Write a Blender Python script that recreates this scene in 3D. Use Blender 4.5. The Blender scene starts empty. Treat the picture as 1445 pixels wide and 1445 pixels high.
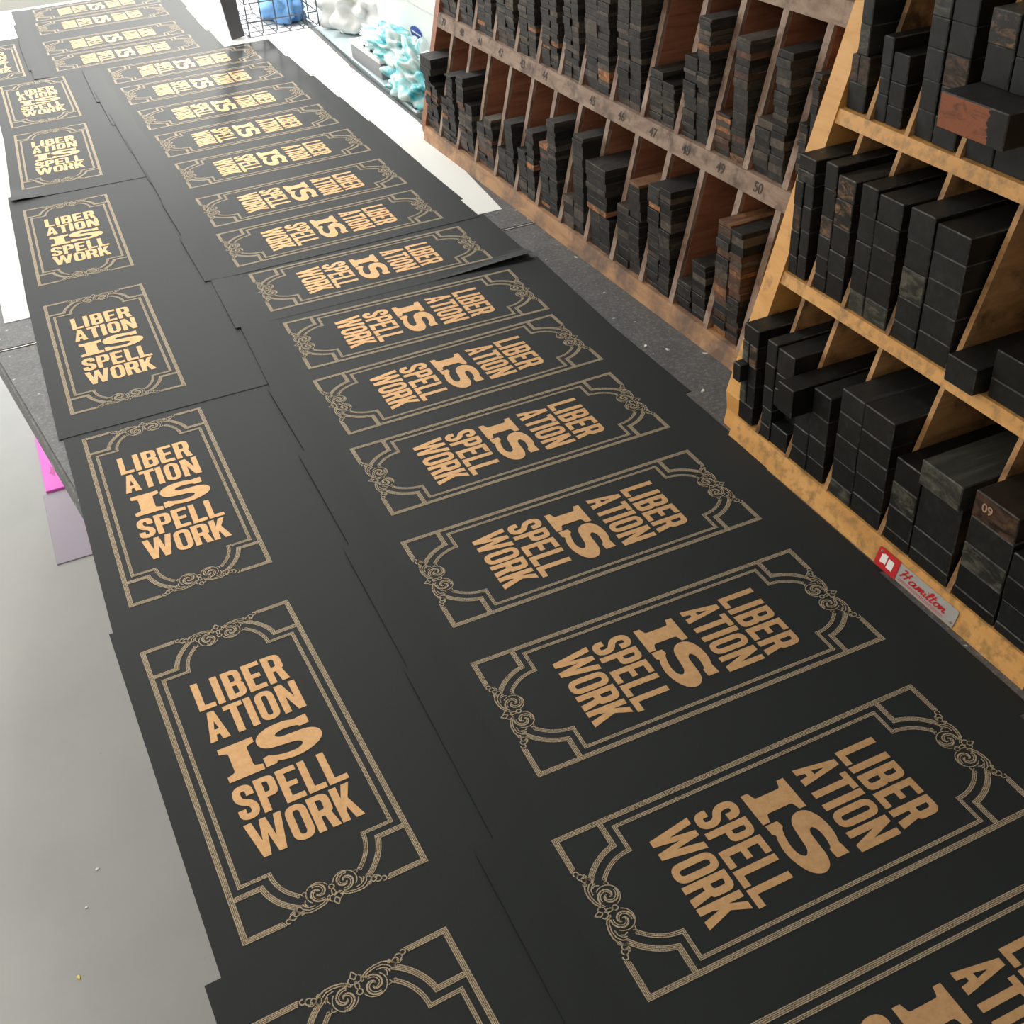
import bpy, bmesh, math, random
from mathutils import Vector, Matrix
from mathutils.geometry import tessellate_polygon
random.seed(7)
PI = math.pi
C = bpy.context.scene.collection
sc = bpy.context.scene

# ------------------------------------------------------------------ materials
def newmat(name):
    m = bpy.data.materials.new(name); m.use_nodes = True
    nt = m.node_tree; b = nt.nodes['Principled BSDF']
    return m, nt, b
def N(nt, t, **kw):
    n = nt.nodes.new(t)
    for k, v in kw.items():
        if k in n.inputs.keys(): n.inputs[k].default_value = v
        else: setattr(n, k, v)
    return n
def coords(nt, scale=(1, 1, 1), world=False):
    tc = N(nt, 'ShaderNodeTexCoord'); mp = N(nt, 'ShaderNodeMapping'); mp.inputs['Scale'].default_value = scale
    if world:
        g = N(nt, 'ShaderNodeNewGeometry'); nt.links.new(g.outputs['Position'], mp.inputs['Vector'])
    else:
        oi = N(nt, 'ShaderNodeObjectInfo'); ad = N(nt, 'ShaderNodeVectorMath', operation='ADD')
        mu = N(nt, 'ShaderNodeMath', operation='MULTIPLY'); mu.inputs[1].default_value = 13.7
        nt.links.new(oi.outputs['Random'], mu.inputs[0])
        nt.links.new(tc.outputs['Object'], ad.inputs[0]); nt.links.new(mu.outputs[0], ad.inputs[1])
        nt.links.new(ad.outputs[0], mp.inputs['Vector'])
    return mp.outputs[0]
def noise(nt, vec, scale, detail=6, rough=.6, dist=0):
    n = N(nt, 'ShaderNodeTexNoise'); n.inputs['Scale'].default_value = scale; n.inputs['Detail'].default_value = detail
    n.inputs['Roughness'].default_value = rough; n.inputs['Distortion'].default_value = dist
    nt.links.new(vec, n.inputs['Vector']); return n.outputs['Fac']
def ramp(nt, fac, stops):
    r = N(nt, 'ShaderNodeValToRGB'); e = r.color_ramp.elements
    while len(e) < len(stops): e.new(.5)
    for i, (p, c) in enumerate(stops):
        e[i].position = p; e[i].color = (*c, 1) if len(c) == 3 else c
    nt.links.new(fac, r.inputs[0]); return r.outputs[0]
def mix(nt, fac, a, b, mode='MIX'):
    m = N(nt, 'ShaderNodeMix', data_type='RGBA', blend_type=mode)
    if isinstance(fac, (int, float)): m.inputs[0].default_value = fac
    else: nt.links.new(fac, m.inputs[0])
    for k, v in ((6, a), (7, b)):
        if isinstance(v, tuple): m.inputs[k].default_value = (*v, 1)
        else: nt.links.new(v, m.inputs[k])
    return m.outputs[2]
def bump(nt, b, h, strength=.3, dist=.002):
    bp = N(nt, 'ShaderNodeBump'); bp.inputs['Strength'].default_value = strength; bp.inputs['Distance'].default_value = dist
    nt.links.new(h, bp.inputs['Height']); nt.links.new(bp.outputs[0], b.inputs['Normal'])
def simple(name, col, rough=.6, metal=0, spec=.5):
    m, nt, b = newmat(name)
    b.inputs['Base Color'].default_value = (*col, 1); b.inputs['Roughness'].default_value = rough
    b.inputs['Metallic'].default_value = metal; b.inputs['Specular IOR Level'].default_value = spec
    return m
def wood(name, stops, scl, bumpk=.3, rough=.6, stain=None, nsc=1.0):
    m, nt, b = newmat(name)
    v = coords(nt, scl)
    f = noise(nt, v, 6 * nsc, 8, .65, .6)
    col = ramp(nt, f, stops)
    if stain:
        v2 = coords(nt, (1, 1, 1)); g = noise(nt, v2, stain[0], 5, .6)
        k = ramp(nt, g, [(stain[1], (0, 0, 0)), (stain[2], (1, 1, 1))])
        col = mix(nt, k, col, stain[3])
    nt.links.new(col, b.inputs['Base Color']); b.inputs['Roughness'].default_value = rough
    bump(nt, b, f, bumpk, .001)
    return m
def blackwood(name, base, patch=None, lo=.52, hi=.7, rough=.42, psc=14, ends=True, half=False):
    m, nt, b = newmat(name)
    v = coords(nt, (3, 30, 30)); f = noise(nt, v, 3, 6, .6)
    col = ramp(nt, f, [(.3, tuple(c * .55 for c in base)), (.55, base), (.8, tuple(min(1, c * 2.2) for c in base))])
    oi = N(nt, 'ShaderNodeObjectInfo')
    hv = N(nt, 'ShaderNodeHueSaturation')
    mr = N(nt, 'ShaderNodeMapRange'); mr.inputs[3].default_value = .6; mr.inputs[4].default_value = 1.6
    nt.links.new(oi.outputs['Random'], mr.inputs[0]); nt.links.new(mr.outputs[0], hv.inputs['Value'])
    nt.links.new(col, hv.inputs['Color']); col = hv.outputs[0]
    if patch:
        v2 = coords(nt, (1, 1, 2.2)); g = noise(nt, v2, psc * 3, 6, .7, .8)
        k = ramp(nt, g, [(lo, (0, 0, 0)), (hi, (1, 1, 1))])
        tc = N(nt, 'ShaderNodeTexCoord')
        if ends:
            sx = N(nt, 'ShaderNodeSeparateXYZ'); nt.links.new(tc.outputs['Normal'], sx.inputs[0])
            lt = N(nt, 'ShaderNodeMath', operation='LESS_THAN'); lt.inputs[1].default_value = -.5; nt.links.new(sx.outputs[0], lt.inputs[0])
            k = mix(nt, lt.outputs[0], (0, 0, 0), k)
        if half:
            sy = N(nt, 'ShaderNodeSeparateXYZ'); nt.links.new(tc.outputs['Object'], sy.inputs[0])
            gt = N(nt, 'ShaderNodeMath', operation='GREATER_THAN'); gt.inputs[1].default_value = -.012; wv = N(nt, 'ShaderNodeMath', operation='MULTIPLY_ADD'); wv.inputs[1].default_value = .02; nt.links.new(noise(nt, coords(nt), 60, 3), wv.inputs[0]); nt.links.new(sy.outputs[1], wv.inputs[2]); nt.links.new(wv.outputs[0], gt.inputs[0])
            k = mix(nt, gt.outputs[0], (0, 0, 0), k)
        col = mix(nt, k, col, patch)
    nt.links.new(col, b.inputs['Base Color'])
    v3 = coords(nt); s = noise(nt, v3, 60, 4, .6)
    rr = N(nt, 'ShaderNodeMapRange'); rr.inputs[3].default_value = rough - .1; rr.inputs[4].default_value = rough + .2
    nt.links.new(s, rr.inputs[0]); nt.links.new(rr.outputs[0], b.inputs['Roughness'])
    b.inputs['Specular IOR Level'].default_value = .32
    bump(nt, b, f, .35, .0006)
    return m
M = {}
# black poster stock
m, nt, b = newmat('black_card'); v = coords(nt); f = noise(nt, v, 900, 3, .7)
nt.links.new(ramp(nt, f, [(.3, (.0075, .0112, .0122)), (.7, (.0120, .0165, .0178))]), b.inputs['Base Color'])
b.inputs['Roughness'].default_value = .64; b.inputs['Specular IOR Level'].default_value = .33
bump(nt, b, f, .12, .0003); M['card'] = m
# gold ink
def ink(name, c1, c2, rough, gaps):
    m, nt, b = newmat(name); v = coords(nt); f = noise(nt, v, 140, 5, .7)
    col = ramp(nt, f, [(.3, c1), (.7, c2)])
    g = noise(nt, coords(nt), 900, 3, .7)
    if gaps: col = mix(nt, ramp(nt, g, [(gaps - .06, (1, 1, 1)), (gaps, (0, 0, 0))]), col, (.03, .028, .024))
    nt.links.new(col, b.inputs['Base Color']); b.inputs['Metallic'].default_value = .45 if gaps else .7
    b.inputs['Roughness'].default_value = rough; b.inputs['Specular IOR Level'].default_value = .3
    bump(nt, b, g, .1, .0003); return m
M['gold'] = ink('gold_ink', (.60, .365, .175), (.73, .465, .245), .62, 0)
M['line'] = ink('gold_line_ink', (.42, .34, .235), (.56, .46, .325), .66, .45)
# stone counter
m, nt, b = newmat('dark_stone'); v = coords(nt, world=True)
f = noise(nt, v, 24, 10, .75); g = noise(nt, v, 160, 5, .8); h = noise(nt, v, 60, 2, .5)
col = ramp(nt, f, [(.3, (.050, .052, .058)), (.55, (.090, .094, .098)), (.75, (.16, .165, .165))])
col = mix(nt, ramp(nt, g, [(.5, (0, 0, 0)), (.68, (.8, .8, .8))]), col, (.24, .24, .25))
col = mix(nt, ramp(nt, h, [(.70, (0, 0, 0)), (.73, (1, 1, 1))]), col, (.55, .56, .56))
pk = noise(nt, v, 5, 2, .4)
nt.links.new(col, b.inputs['Base Color']); b.inputs['Roughness'].default_value = .5; bump(nt, b, g, .3, .001); M['stone'] = m
# floor
m, nt, b = newmat('grey_floor'); v = coords(nt, world=True)
f = noise(nt, v, 1.6, 7, .55); g = noise(nt, v, 40, 4, .7)
col = ramp(nt, f, [(.3, (.28, .295, .30)), (.5, (.335, .347, .345)), (.7, (.38, .387, .378))])
col = mix(nt, ramp(nt, g, [(.70, (0, 0, 0)), (.76, (.5, .5, .5))]), col, (.22, .21, .19))
nt.links.new(col, b.inputs['Base Color']); b.inputs['Roughness'].default_value = .34; b.inputs['Specular IOR Level'].default_value = .3; M['floor'] = m
M['wall'] = simple('painted_wall', (.72, .71, .68), .8)
M['ceil'] = simple('painted_ceiling', (.75, .74, .71), .85)
M['white_paper'] = simple('white_paper', (.86, .88, .87), .75, spec=.3)
M['yellow'] = wood('yellow_wood', [(.25, (.56, .26, .060)), (.5, (.70, .36, .100)), (.75, (.78, .45, .15))], (1.2, 1, 7), .2, .5, (30, .62, .75, (.33, .17, .06)))
M['yellow_rail'] = wood('yellow_rail_wood', [(.25, (.50, .24, .060)), (.5, (.66, .34, .100)), (.75, (.76, .43, .15))], (4, .6, 4), .35, .55, (70, .47, .66, (.36, .20, .065)))
M['yellow_rough'] = wood('rough_sawn_wood', [(.2, (.20, .10, .04)), (.5, (.44, .24, .095)), (.8, (.60, .35, .15))], (1.5, 3, 11), .9, .7, (22, .47, .66, (.085, .045, .02)))
M['brown'] = wood('aged_brown_wood', [(.2, (.12, .07, .045)), (.5, (.29, .20, .145)), (.8, (.42, .32, .25))], (6, 1.5, 6), .8, .7, (32, .50, .68, (.10, .065, .045)), 1.6)
M['brown_div'] = wood('aged_divider_wood', [(.2, (.16, .10, .075)), (.5, (.31, .225, .175)), (.8, (.44, .33, .26))], (3, 4, 1.2), .8, .7, (40, .47, .62, (.17, .10, .07)), 1.5)
M['red_inner'] = wood('reddish_inner_wood', [(.2, (.14, .045, .022)), (.5, (.34, .13, .07)), (.8, (.48, .22, .12))], (1, 3, 11), .5, .6)
M['orange_rail'] = wood('orange_brown_rail_wood', [(.2, (.20, .10, .045)), (.5, (.42, .23, .11)), (.8, (.54, .34, .19))], (6, 1.2, 6), .8, .65, (16, .44, .64, (.16, .10, .07)), 1.4)
M['blk'] = blackwood('inked_black_wood', (.0095, .0108, .0108))
M['worn'] = blackwood('worn_black_wood', (.018, .018, .016), (.27, .15, .075), .50, .66)
M['green'] = blackwood('grey_green_worn_wood', (.024, .026, .022), (.15, .145, .11), .46, .72)
M['brownblk'] = blackwood('brown_black_wood', (.026, .019, .014), (.12, .065, .04), .42, .66)
M['rust'] = blackwood('rust_brown_end_grain', (.016, .015, .015), (.27, .088, .04), .26, .50, .5, half=True)
M['s1'] = blackwood('dusty_black_strip', (.022, .021, .020), (.07, .06, .048), .5, .75, .55, ends=False)
M['s2'] = blackwood('grey_brown_strip', (.060, .050, .042), (.13, .10, .07), .50, .7, .6, ends=False)
M['s3'] = blackwood('reddish_brown_strip', (.085, .043, .028), (.05, .032, .024), .5, .68, .6, ends=False)
M['s4'] = blackwood('orange_wood_strip', (.25, .115, .05), (.05, .035, .025), .50, .64, .6, ends=False)
M['s5'] = blackwood('dark_strip', (.013, .0135, .0135), rough=.5)
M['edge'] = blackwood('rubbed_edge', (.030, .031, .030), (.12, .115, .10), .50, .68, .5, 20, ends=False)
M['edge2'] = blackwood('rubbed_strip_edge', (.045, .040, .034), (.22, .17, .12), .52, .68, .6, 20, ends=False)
M['red'] = simple('red_enamel', (.55, .018, .02), .4)
M['redtape'] = simple('red_paint', (.62, .08, .035), .5)
M['plate'] = simple('brushed_aluminium', (.58, .57, .56), .42, .7)
M['screw'] = simple('steel_screw', (.75, .74, .7), .3, 1)
M['stamp'] = simple('faded_stamp_ink', (.055, .045, .04), .8)
M['chalk'] = simple('pale_brown_mark', (.42, .27, .19), .8)
M['steel'] = simple('dark_wire', (.13, .14, .17), .5, .5)
M['greymetal'] = simple('dark_grey_metal', (.11, .11, .12), .6)
M['bagwhite'] = simple('white_plastic_film', (.82, .84, .84), .45)
M['blue'] = simple('pale_blue_cloth', (.20, .45, .85), .7)
M['violet'] = simple('violet_card', (.25, .22, .62), .6)
M['oval'] = simple('dark_blue_sticker', (.03, .045, .36), .4)
M['pink'] = simple('bright_pink_card', (.85, .13, .68), .6)
M['mat'] = simple('violet_grey_patch', (.27, .23, .30), .4)
M['pinkd'] = simple('dark_pink_print', (.55, .05, .35), .6)
M['shadedbox'] = simple('shaded_white_card', (.36, .37, .40), .7)
M['sidetop'] = simple('pale_blue_laminate', (.55, .68, .72), .35)
M['cab'] = simple('grey_cabinet', (.20, .20, .21), .6)
M['yscrap'] = simple('yellow_paper', (.75, .65, .15), .7)
M['darkbit'] = simple('black_rubber', (.01, .01, .01), .8)
m, nt, b = newmat('cyan_plastic_film'); v = coords(nt); f = noise(nt, v, 14, 4, .6, 1.0)
nt.links.new(ramp(nt, f, [(.33, (.02, .45, .62)), (.43, (.20, .78, .84)), (.52, (.78, .94, .94))]), b.inputs['Base Color'])
b.inputs['Roughness'].default_value = .3; b.inputs['Transmission Weight'].default_value = .25; M['cyan'] = m

# ------------------------------------------------------------------ mesh helpers
def mesh_obj(name, verts, faces, mat, parent=None, loc=None, smooth=False):
    me = bpy.data.meshes.new(name); me.from_pydata([tuple(v) for v in verts], [], faces); me.update()
    if mat is not None: me.materials.append(mat)
    if smooth: me.polygons.foreach_set('use_smooth', [True] * len(me.polygons))
    o = bpy.data.objects.new(name, me); C.objects.link(o)
    if parent: o.parent = parent
    if loc: o.location = loc
    return o
def bm_obj(name, bm, mat, parent=None, loc=None, smooth=False):
    bmesh.ops.recalc_face_normals(bm, faces=bm.faces)
    me = bpy.data.meshes.new(name); bm.to_mesh(me); bm.free()
    if mat is not None: me.materials.append(mat)
    if smooth: me.polygons.foreach_set('use_smooth', [True] * len(me.polygons))
    o = bpy.data.objects.new(name, me); C.objects.link(o)
    if parent: o.parent = parent
    if loc: o.location = loc
    return o
def add_cbox(bm, x0, x1, y0, y1, z0, z1, c=.001):
    """box with chamfered edges, as a convex hull"""
    vs = []
    for x, sx in ((x0, 1), (x1, -1)):
        for y, sy in ((y0, 1), (y1, -1)):
            for z, sz in ((z0, 1), (z1, -1)):
                vs += [bm.verts.new((x, y + sy * c, z + sz * c)), bm.verts.new((x + sx * c, y, z + sz * c)), bm.verts.new((x + sx * c, y + sy * c, z))]
    bmesh.ops.convex_hull(bm, input=vs)
def cbox(name, x0, x1, y0, y1, z0, z1, mat, parent=None, c=.001, centre=False):
    bm = bmesh.new()
    if centre:
        cx, cy = (x0 + x1) / 2, (y0 + y1) / 2
        add_cbox(bm, x0 - cx, x1 - cx, y0 - cy, y1 - cy, 0, z1 - z0, c)
        return bm_obj(name, bm, mat, parent, (cx, cy, z0))
    add_cbox(bm, x0, x1, y0, y1, z0, z1, c)
    return bm_obj(name, bm, mat, parent)
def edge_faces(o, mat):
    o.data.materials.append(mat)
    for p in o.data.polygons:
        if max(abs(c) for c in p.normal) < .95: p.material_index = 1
def prism_y(name, prof, y0, y1, mat, parent=None):
    """profile in x-z extruded along y"""
    n = len(prof); vs = [(x, y0, z) for x, z in prof] + [(x, y1, z) for x, z in prof]
    fs = [tuple(range(n)), tuple(range(2 * n - 1, n - 1, -1))] + [(i, i + n, (i + 1) % n + n, (i + 1) % n) for i in range(n)]
    bm = bmesh.new(); bv = [bm.verts.new(v) for v in vs]
    for f in fs: bm.faces.new([bv[i] for i in f])
    return bm_obj(name, bm, mat, parent)
def add_tube(bm, pts, r, seg=6):
    pts = [Vector(p) for p in pts]; rings = []
    for i, p in enumerate(pts):
        d = (pts[min(i + 1, len(pts) - 1)] - pts[max(i - 1, 0)]).normalized()
        a = d.orthogonal().normalized(); bb = d.cross(a)
        rings.append([bm.verts.new(p + r * (math.cos(2 * PI * k / seg) * a + math.sin(2 * PI * k / seg) * bb)) for k in range(seg)])
    for q, w in zip(rings, rings[1:]):
        # match nearest start to limit twist
        s = min(range(seg), key=lambda s: (q[0].co - w[s].co).length)
        for k in range(seg): bm.faces.new((q[k], q[(k + 1) % seg], w[(k + 1 + s) % seg], w[(k + s) % seg]))
    bm.faces.new(rings[0][::-1]); bm.faces.new(rings[-1])
def tag(o, label, cat, group=None, kind=None):
    if label: o['label'] = label
    if cat: o['category'] = cat
    if group: o['group'] = group
    if kind: o['kind'] = kind
    return o
def empty(name, loc=(0, 0, 0), rz=0):
    o = bpy.data.objects.new(name, None); o.empty_display_size = .05; C.objects.link(o); o.location = loc; o.rotation_euler = (0, 0, rz); return o
ORD = ['', 'first', 'second', 'third', 'fourth', 'fifth', 'sixth', 'seventh', 'eighth', 'ninth', 'tenth', 'eleventh', 'twelfth', 'thirteenth', 'fourteenth',
       'fifteenth', 'sixteenth', 'seventeenth', 'eighteenth', 'nineteenth', 'twentieth', '21st', '22nd', '23rd', '24th', '25th', '26th', '27th', '28th', '29th', '30th', '31st', '32nd', '33rd', '34th', '35th', '36th']

# ------------------------------------------------------------------ the printed design (millimetres, u right, v down)
def rp(pts, n=5):
    out = []; L = len(pts)
    for i, p in enumerate(pts):
        if len(p) == 2 or p[2] == 0: out.append((p[0], p[1])); continue
        r = p[2]; a = Vector(pts[i - 1][:2]); q = Vector(p[:2]); c = Vector(pts[(i + 1) % L][:2])
        da = (a - q); dc = (c - q); ra = min(r, da.length * .5); rc = min(r, dc.length * .5)
        s = q + da.normalized() * ra; e = q + dc.normalized() * rc
        for k in range(n + 1):
            t = k / n; w = .35
            # slightly squarer than a plain quadratic
            x = (1 - t) ** 2 * s + 2 * t * (1 - t) * q + t * t * e
            out.append((x.x, x.y))
    return out
def letter(ch, x, y, w, h):
    t = 7.2; H = []
    if ch == 'L': o = [(0, 0), (t, 0), (t, h - 6.8), (w, h - 6.8), (w, h), (0, h)]
    elif ch == 'I': o = [(0, 0), (w, 0), (w, h), (0, h)]
    elif ch == 'E': o = [(0, 0), (w, 0), (w, 6.6), (t, 6.6), (t, h / 2 - 3.4), (w - 2.5, h / 2 - 3.4), (w - 2.5, h / 2 + 3), (t, h / 2 + 3), (t, h - 6.8), (w, h - 6.8), (w, h), (0, h)]
    elif ch == 'B':
        o = rp([(0, 0), (w - .5, 0, 8), (w - .5, h * .45, 5), (w - 2.5, h * .49), (w, h * .54, 5), (w, h, 8), (0, h)])
        H = [rp([(t, 6.4, 0), (w - t, 6.4, 3), (w - t, h / 2 - 3.6, 3), (t, h / 2 - 3.6, 0)]), rp([(t, h / 2 + 2.8, 0), (w - t, h / 2 + 2.8, 3), (w - t, h - 6.6, 3), (t, h - 6.6, 0)])]
    elif ch == 'P':
        o = rp([(0, 0), (w, 0, 9), (w, h * .6, 9), (t, h * .6), (t, h), (0, h)])
        H = [rp([(t, 6.4), (w - t, 6.4, 3), (w - t, h * .6 - 6.4, 3), (t, h * .6 - 6.4)])]
    elif ch == 'R':
        o = rp([(0, 0), (w - .5, 0, 9), (w - .5, h * .52, 5), (w - 3.2, h * .565), (w + .6, h), (w - 7.6, h), (w - 10, h * .61), (t, h * .61), (t, h), (0, h)])
        H = [rp([(t, 6.4), (w - t - .8, 6.4, 3), (w - t - .8, h * .61 - 7.4, 3), (t, h * .61 - 7.4)])]
    elif ch == 'A':
        o = [(w * .33, 0), (w * .67, 0), (w, h), (w - 7.6, h), (w - 8.8, h * .8), (8.2, h * .8), (7, h), (0, h)]
        H = [[(w * .5, h * .34), (w * .5 + 2.5, h * .63), (w * .5 - 2.5, h * .63)]]
    elif ch == 'T': o = [(0, 0), (w, 0), (w, 6.6), (w / 2 + 3.6, 6.6), (w / 2 + 3.6, h), (w / 2 - 3.6, h), (w / 2 - 3.6, 6.6), (0, 6.6)]
    elif ch == 'O':
        o = rp([(0, 0, 11), (w, 0, 11), (w, h, 11), (0, h, 11)], 8)
        H = [rp([(t - .2, 6.6, 4), (w - t + .2, 6.6, 4), (w - t + .2, h - 6.6, 4), (t - .2, h - 6.6, 4)], 5)]
    elif ch == 'N': o = [(0, 0), (8, 0), (w - 7, h * .56), (w - 7, 0), (w, 0), (w, h), (w - 8, h), (7, h * .44), (7, h), (0, h)]
    elif ch == 'K': o = [(0, 0), (t, 0), (t, h * .36), (w - 8.3, 0), (w - .6, 0), (w * .64, h * .40), (w + .4, h), (w - 7.8, h), (w * .43, h * .6), (t, h * .73), (t, h), (0, h)]
    elif ch == 'W': o = [(0, 0), (7.4, 0), (11.4, h * .58), (14.7, 0), (20.9, 0), (24.4, h * .58), (28.4, 0), (35.6, 0), (28.8, h), (21.8, h), (17.9, h * .43), (14.1, h), (7.2, h)]
    elif ch == 'S':
        cl = rp([(w - 3.7, 14.5), (w - 3.7, 3.7, 8), (3.7, 3.7, 8), (3.7, h * .44, 7), (w - 3.7, h * .58, 7), (w - 3.7, h - 3.7, 8), (3.7, h - 3.7, 8), (3.7, h - 13.5)], 8)
        cl = [p for i, p in enumerate(cl)]
        o = ribbon_outline(cl, 7.5)
    elif ch == 'i': o = rp([(0, 0), (w, 0), (w, 7.2), (27.2, 9.6, 3), (26.8, 12), (26.8, 34), (27.2, 36.5, 3), (w, 39), (w, 46.4), (0, 46.4), (0, 39), (7.8, 36.5, 3), (8.2, 34), (8.2, 12), (7.8, 9.6, 3), (0, 7.2)], 3)
    return [(x + a, y + b) for a, b in o], [[(x + a, y + b) for a, b in hh] for hh in H]
def ribbon_outline(cl, w):
    n = len(cl); L = []; R = []
    for i in range(n):
        p = Vector(cl[i]); a = Vector(cl[max(i - 1, 0)]); c = Vector(cl[min(i + 1, n - 1)])
        d = c - a
        if d.length < 1e-6: continue
        d.normalize(); nn = Vector((-d.y, d.x)) * w / 2
        L.append(tuple(p + nn)); R.append(tuple(p - nn))
    return L + R[::-1]
def smooth_closed(pts, n=5):
    out = []; L = len(pts)
    for i in range(L):
        p0, p1, p2, p3 = [Vector(pts[(i + k - 1) % L][:2]) for k in range(4)]
        if len(pts[i]) == 3 and len(pts[(i + 1) % L]) == 3:       # both marked sharp: straight
            out.append(tuple(p1)); continue
        if len(pts[i]) == 3: p0 = p1
        if len(pts[(i + 1) % L]) == 3: p3 = p2
        for k in range(n):
            t = k / n
            out.append(tuple(.5 * ((2 * p1) + (-p0 + p2) * t + (2 * p0 - 5 * p1 + 4 * p2 - p3) * t * t + (-p0 + 3 * p1 - 3 * p2 + p3) * t ** 3)))
    return out
BIGS = smooth_closed([(129.5, 177.2, 1), (129.5, 189.8, 1), (119.6, 190.4, 1), (116.8, 187.8), (108, 186.2), (99, 186.6), (93.6, 190.2), (98, 194.4), (110, 195.2), (124, 196.2), (133, 200.5), (136.4, 208),
                      (133, 216), (125, 221.5), (114, 225), (103, 226), (92, 224.4), (87, 222.8), (84.8, 225.2, 1), (74.6, 225.4, 1), (74.6, 212.9, 1), (81.4, 211.6, 1), (85, 214.3), (95, 217), (106, 217.6), (113, 215.4), (115.4, 211.4),
                      (110, 207.2), (98, 205.6), (84, 203.4), (76.6, 198), (74.4, 190), (77.5, 182.6), (86, 177.6), (97, 175.6), (108, 176), (116, 178.3), (119.8, 178, 1)], 5)
def polys_to_mesh(polys):
    V, F = [], []
    for outer, holes in polys:
        loops = [[Vector((a, b, 0)) for a, b in outer]] + [[Vector((a, b, 0)) for a, b in h] for h in holes]
        base = len(V); tri = tessellate_polygon(loops)
        for l in loops: V += [(p.x, p.y) for p in l]
        F += [tuple(base + i for i in t) for t in tri]
    return V, F
P = []
for ch, x, w in (('L', 36, 17.8), ('I', 56.2, 7.4), ('B', 67.6, 19.6), ('E', 90, 18.6), ('R', 111.4, 20.6)): P.append(letter(ch, x, 78, w, 42.6))
for ch, x, w in (('A', 34.8, 20.4), ('T', 57.4, 19.8), ('I', 78.8, 7.4), ('O', 89.4, 19.6), ('N', 112.2, 22.4)): P.append(letter(ch, x, 125.3, w, 42.6))
P.append(letter('i', 37.6, 180, 35.2, 46.4)); P.append((BIGS, []))
for ch, x, w in (('S', 35, 19.6), ('P', 57, 19.6), ('E', 78.8, 19.2), ('L', 100.8, 17.8), ('L', 120.8, 19.2)): P.append(letter(ch, x, 234.6, w, 42.6))
for ch, x, w in (('W', 34.6, 35.6), ('O', 72, 20.4), ('R', 94.2, 20.8), ('K', 117, 20.8)): P.append(letter(ch, x, 281.4, w, 42.6))
LV, LF = polys_to_mesh(P)
# border: bundles of thin lines
BV, BF = [], []
def stroke(cl, w):
    n = len(cl)
    if n < 2: return
    base = len(BV)
    for i in range(n):
        p = Vector(cl[i])
        d1 = (p - Vector(cl[i - 1])).normalized() if i > 0 else None
        d2 = (Vector(cl[i + 1]) - p).normalized() if i < n - 1 else None
        d = ((d1 or d2) + (d2 or d1))
        d = d.normalized() if d.length > 1e-6 else (d1 or d2)
        nn = Vector((-d.y, d.x)); k = 1.0
        if d1 and d2: k = 1 / max(.5, nn.dot(Vector((-d1.y, d1.x))))
        BV.append(tuple(p + nn * w / 2 * k)); BV.append(tuple(p - nn * w / 2 * k))
    for i in range(n - 1): BF.append((base + 2 * i, base + 2 * i + 1, base + 2 * i + 3, base + 2 * i + 2))
def sym(cl, w, quad=True):
    stroke(cl, w); stroke([(168.8 - a, b) for a, b in cl], w)
    stroke([(a, 400 - b) for a, b in cl], w); stroke([(168.8 - a, 400 - b) for a, b in cl], w)
def arc(cx, cy, r, a0, a1, n=14): return [(cx + r * math.cos(a0 + (a1 - a0) * i / n), cy + r * math.sin(a0 + (a1 - a0) * i / n)) for i in range(n + 1)]
for k in range(4):
    o = .75 + 1.42 * k
    sym([(39 - k * .8, o), (o, o), (o, 200)], .98)
    R = 57.4 - 1.42 * k; yy = 44.2 + 1.42 * k
    a0 = math.pi + math.asin(min(1, (57 - yy) / R)); a1 = math.pi + math.asin((57 - 11.5) / R)
    sym([(5.2, yy)] + arc(84.4, 57, R, a0, a1), .98)
for k in range(3):
    R = 45.4 - 1.5 * k; yy = 55.2 + 1.4 * k; xx = 11.9 + 1.4 * k
    a0 = math.pi + math.asin(min(1, (57 - yy) / R)); a1 = math.pi + math.asin((57 - 23) / R)
    sym([(xx, 200), (xx, yy)] + arc(84.4, 57, R, a0, a1), .95)
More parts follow.
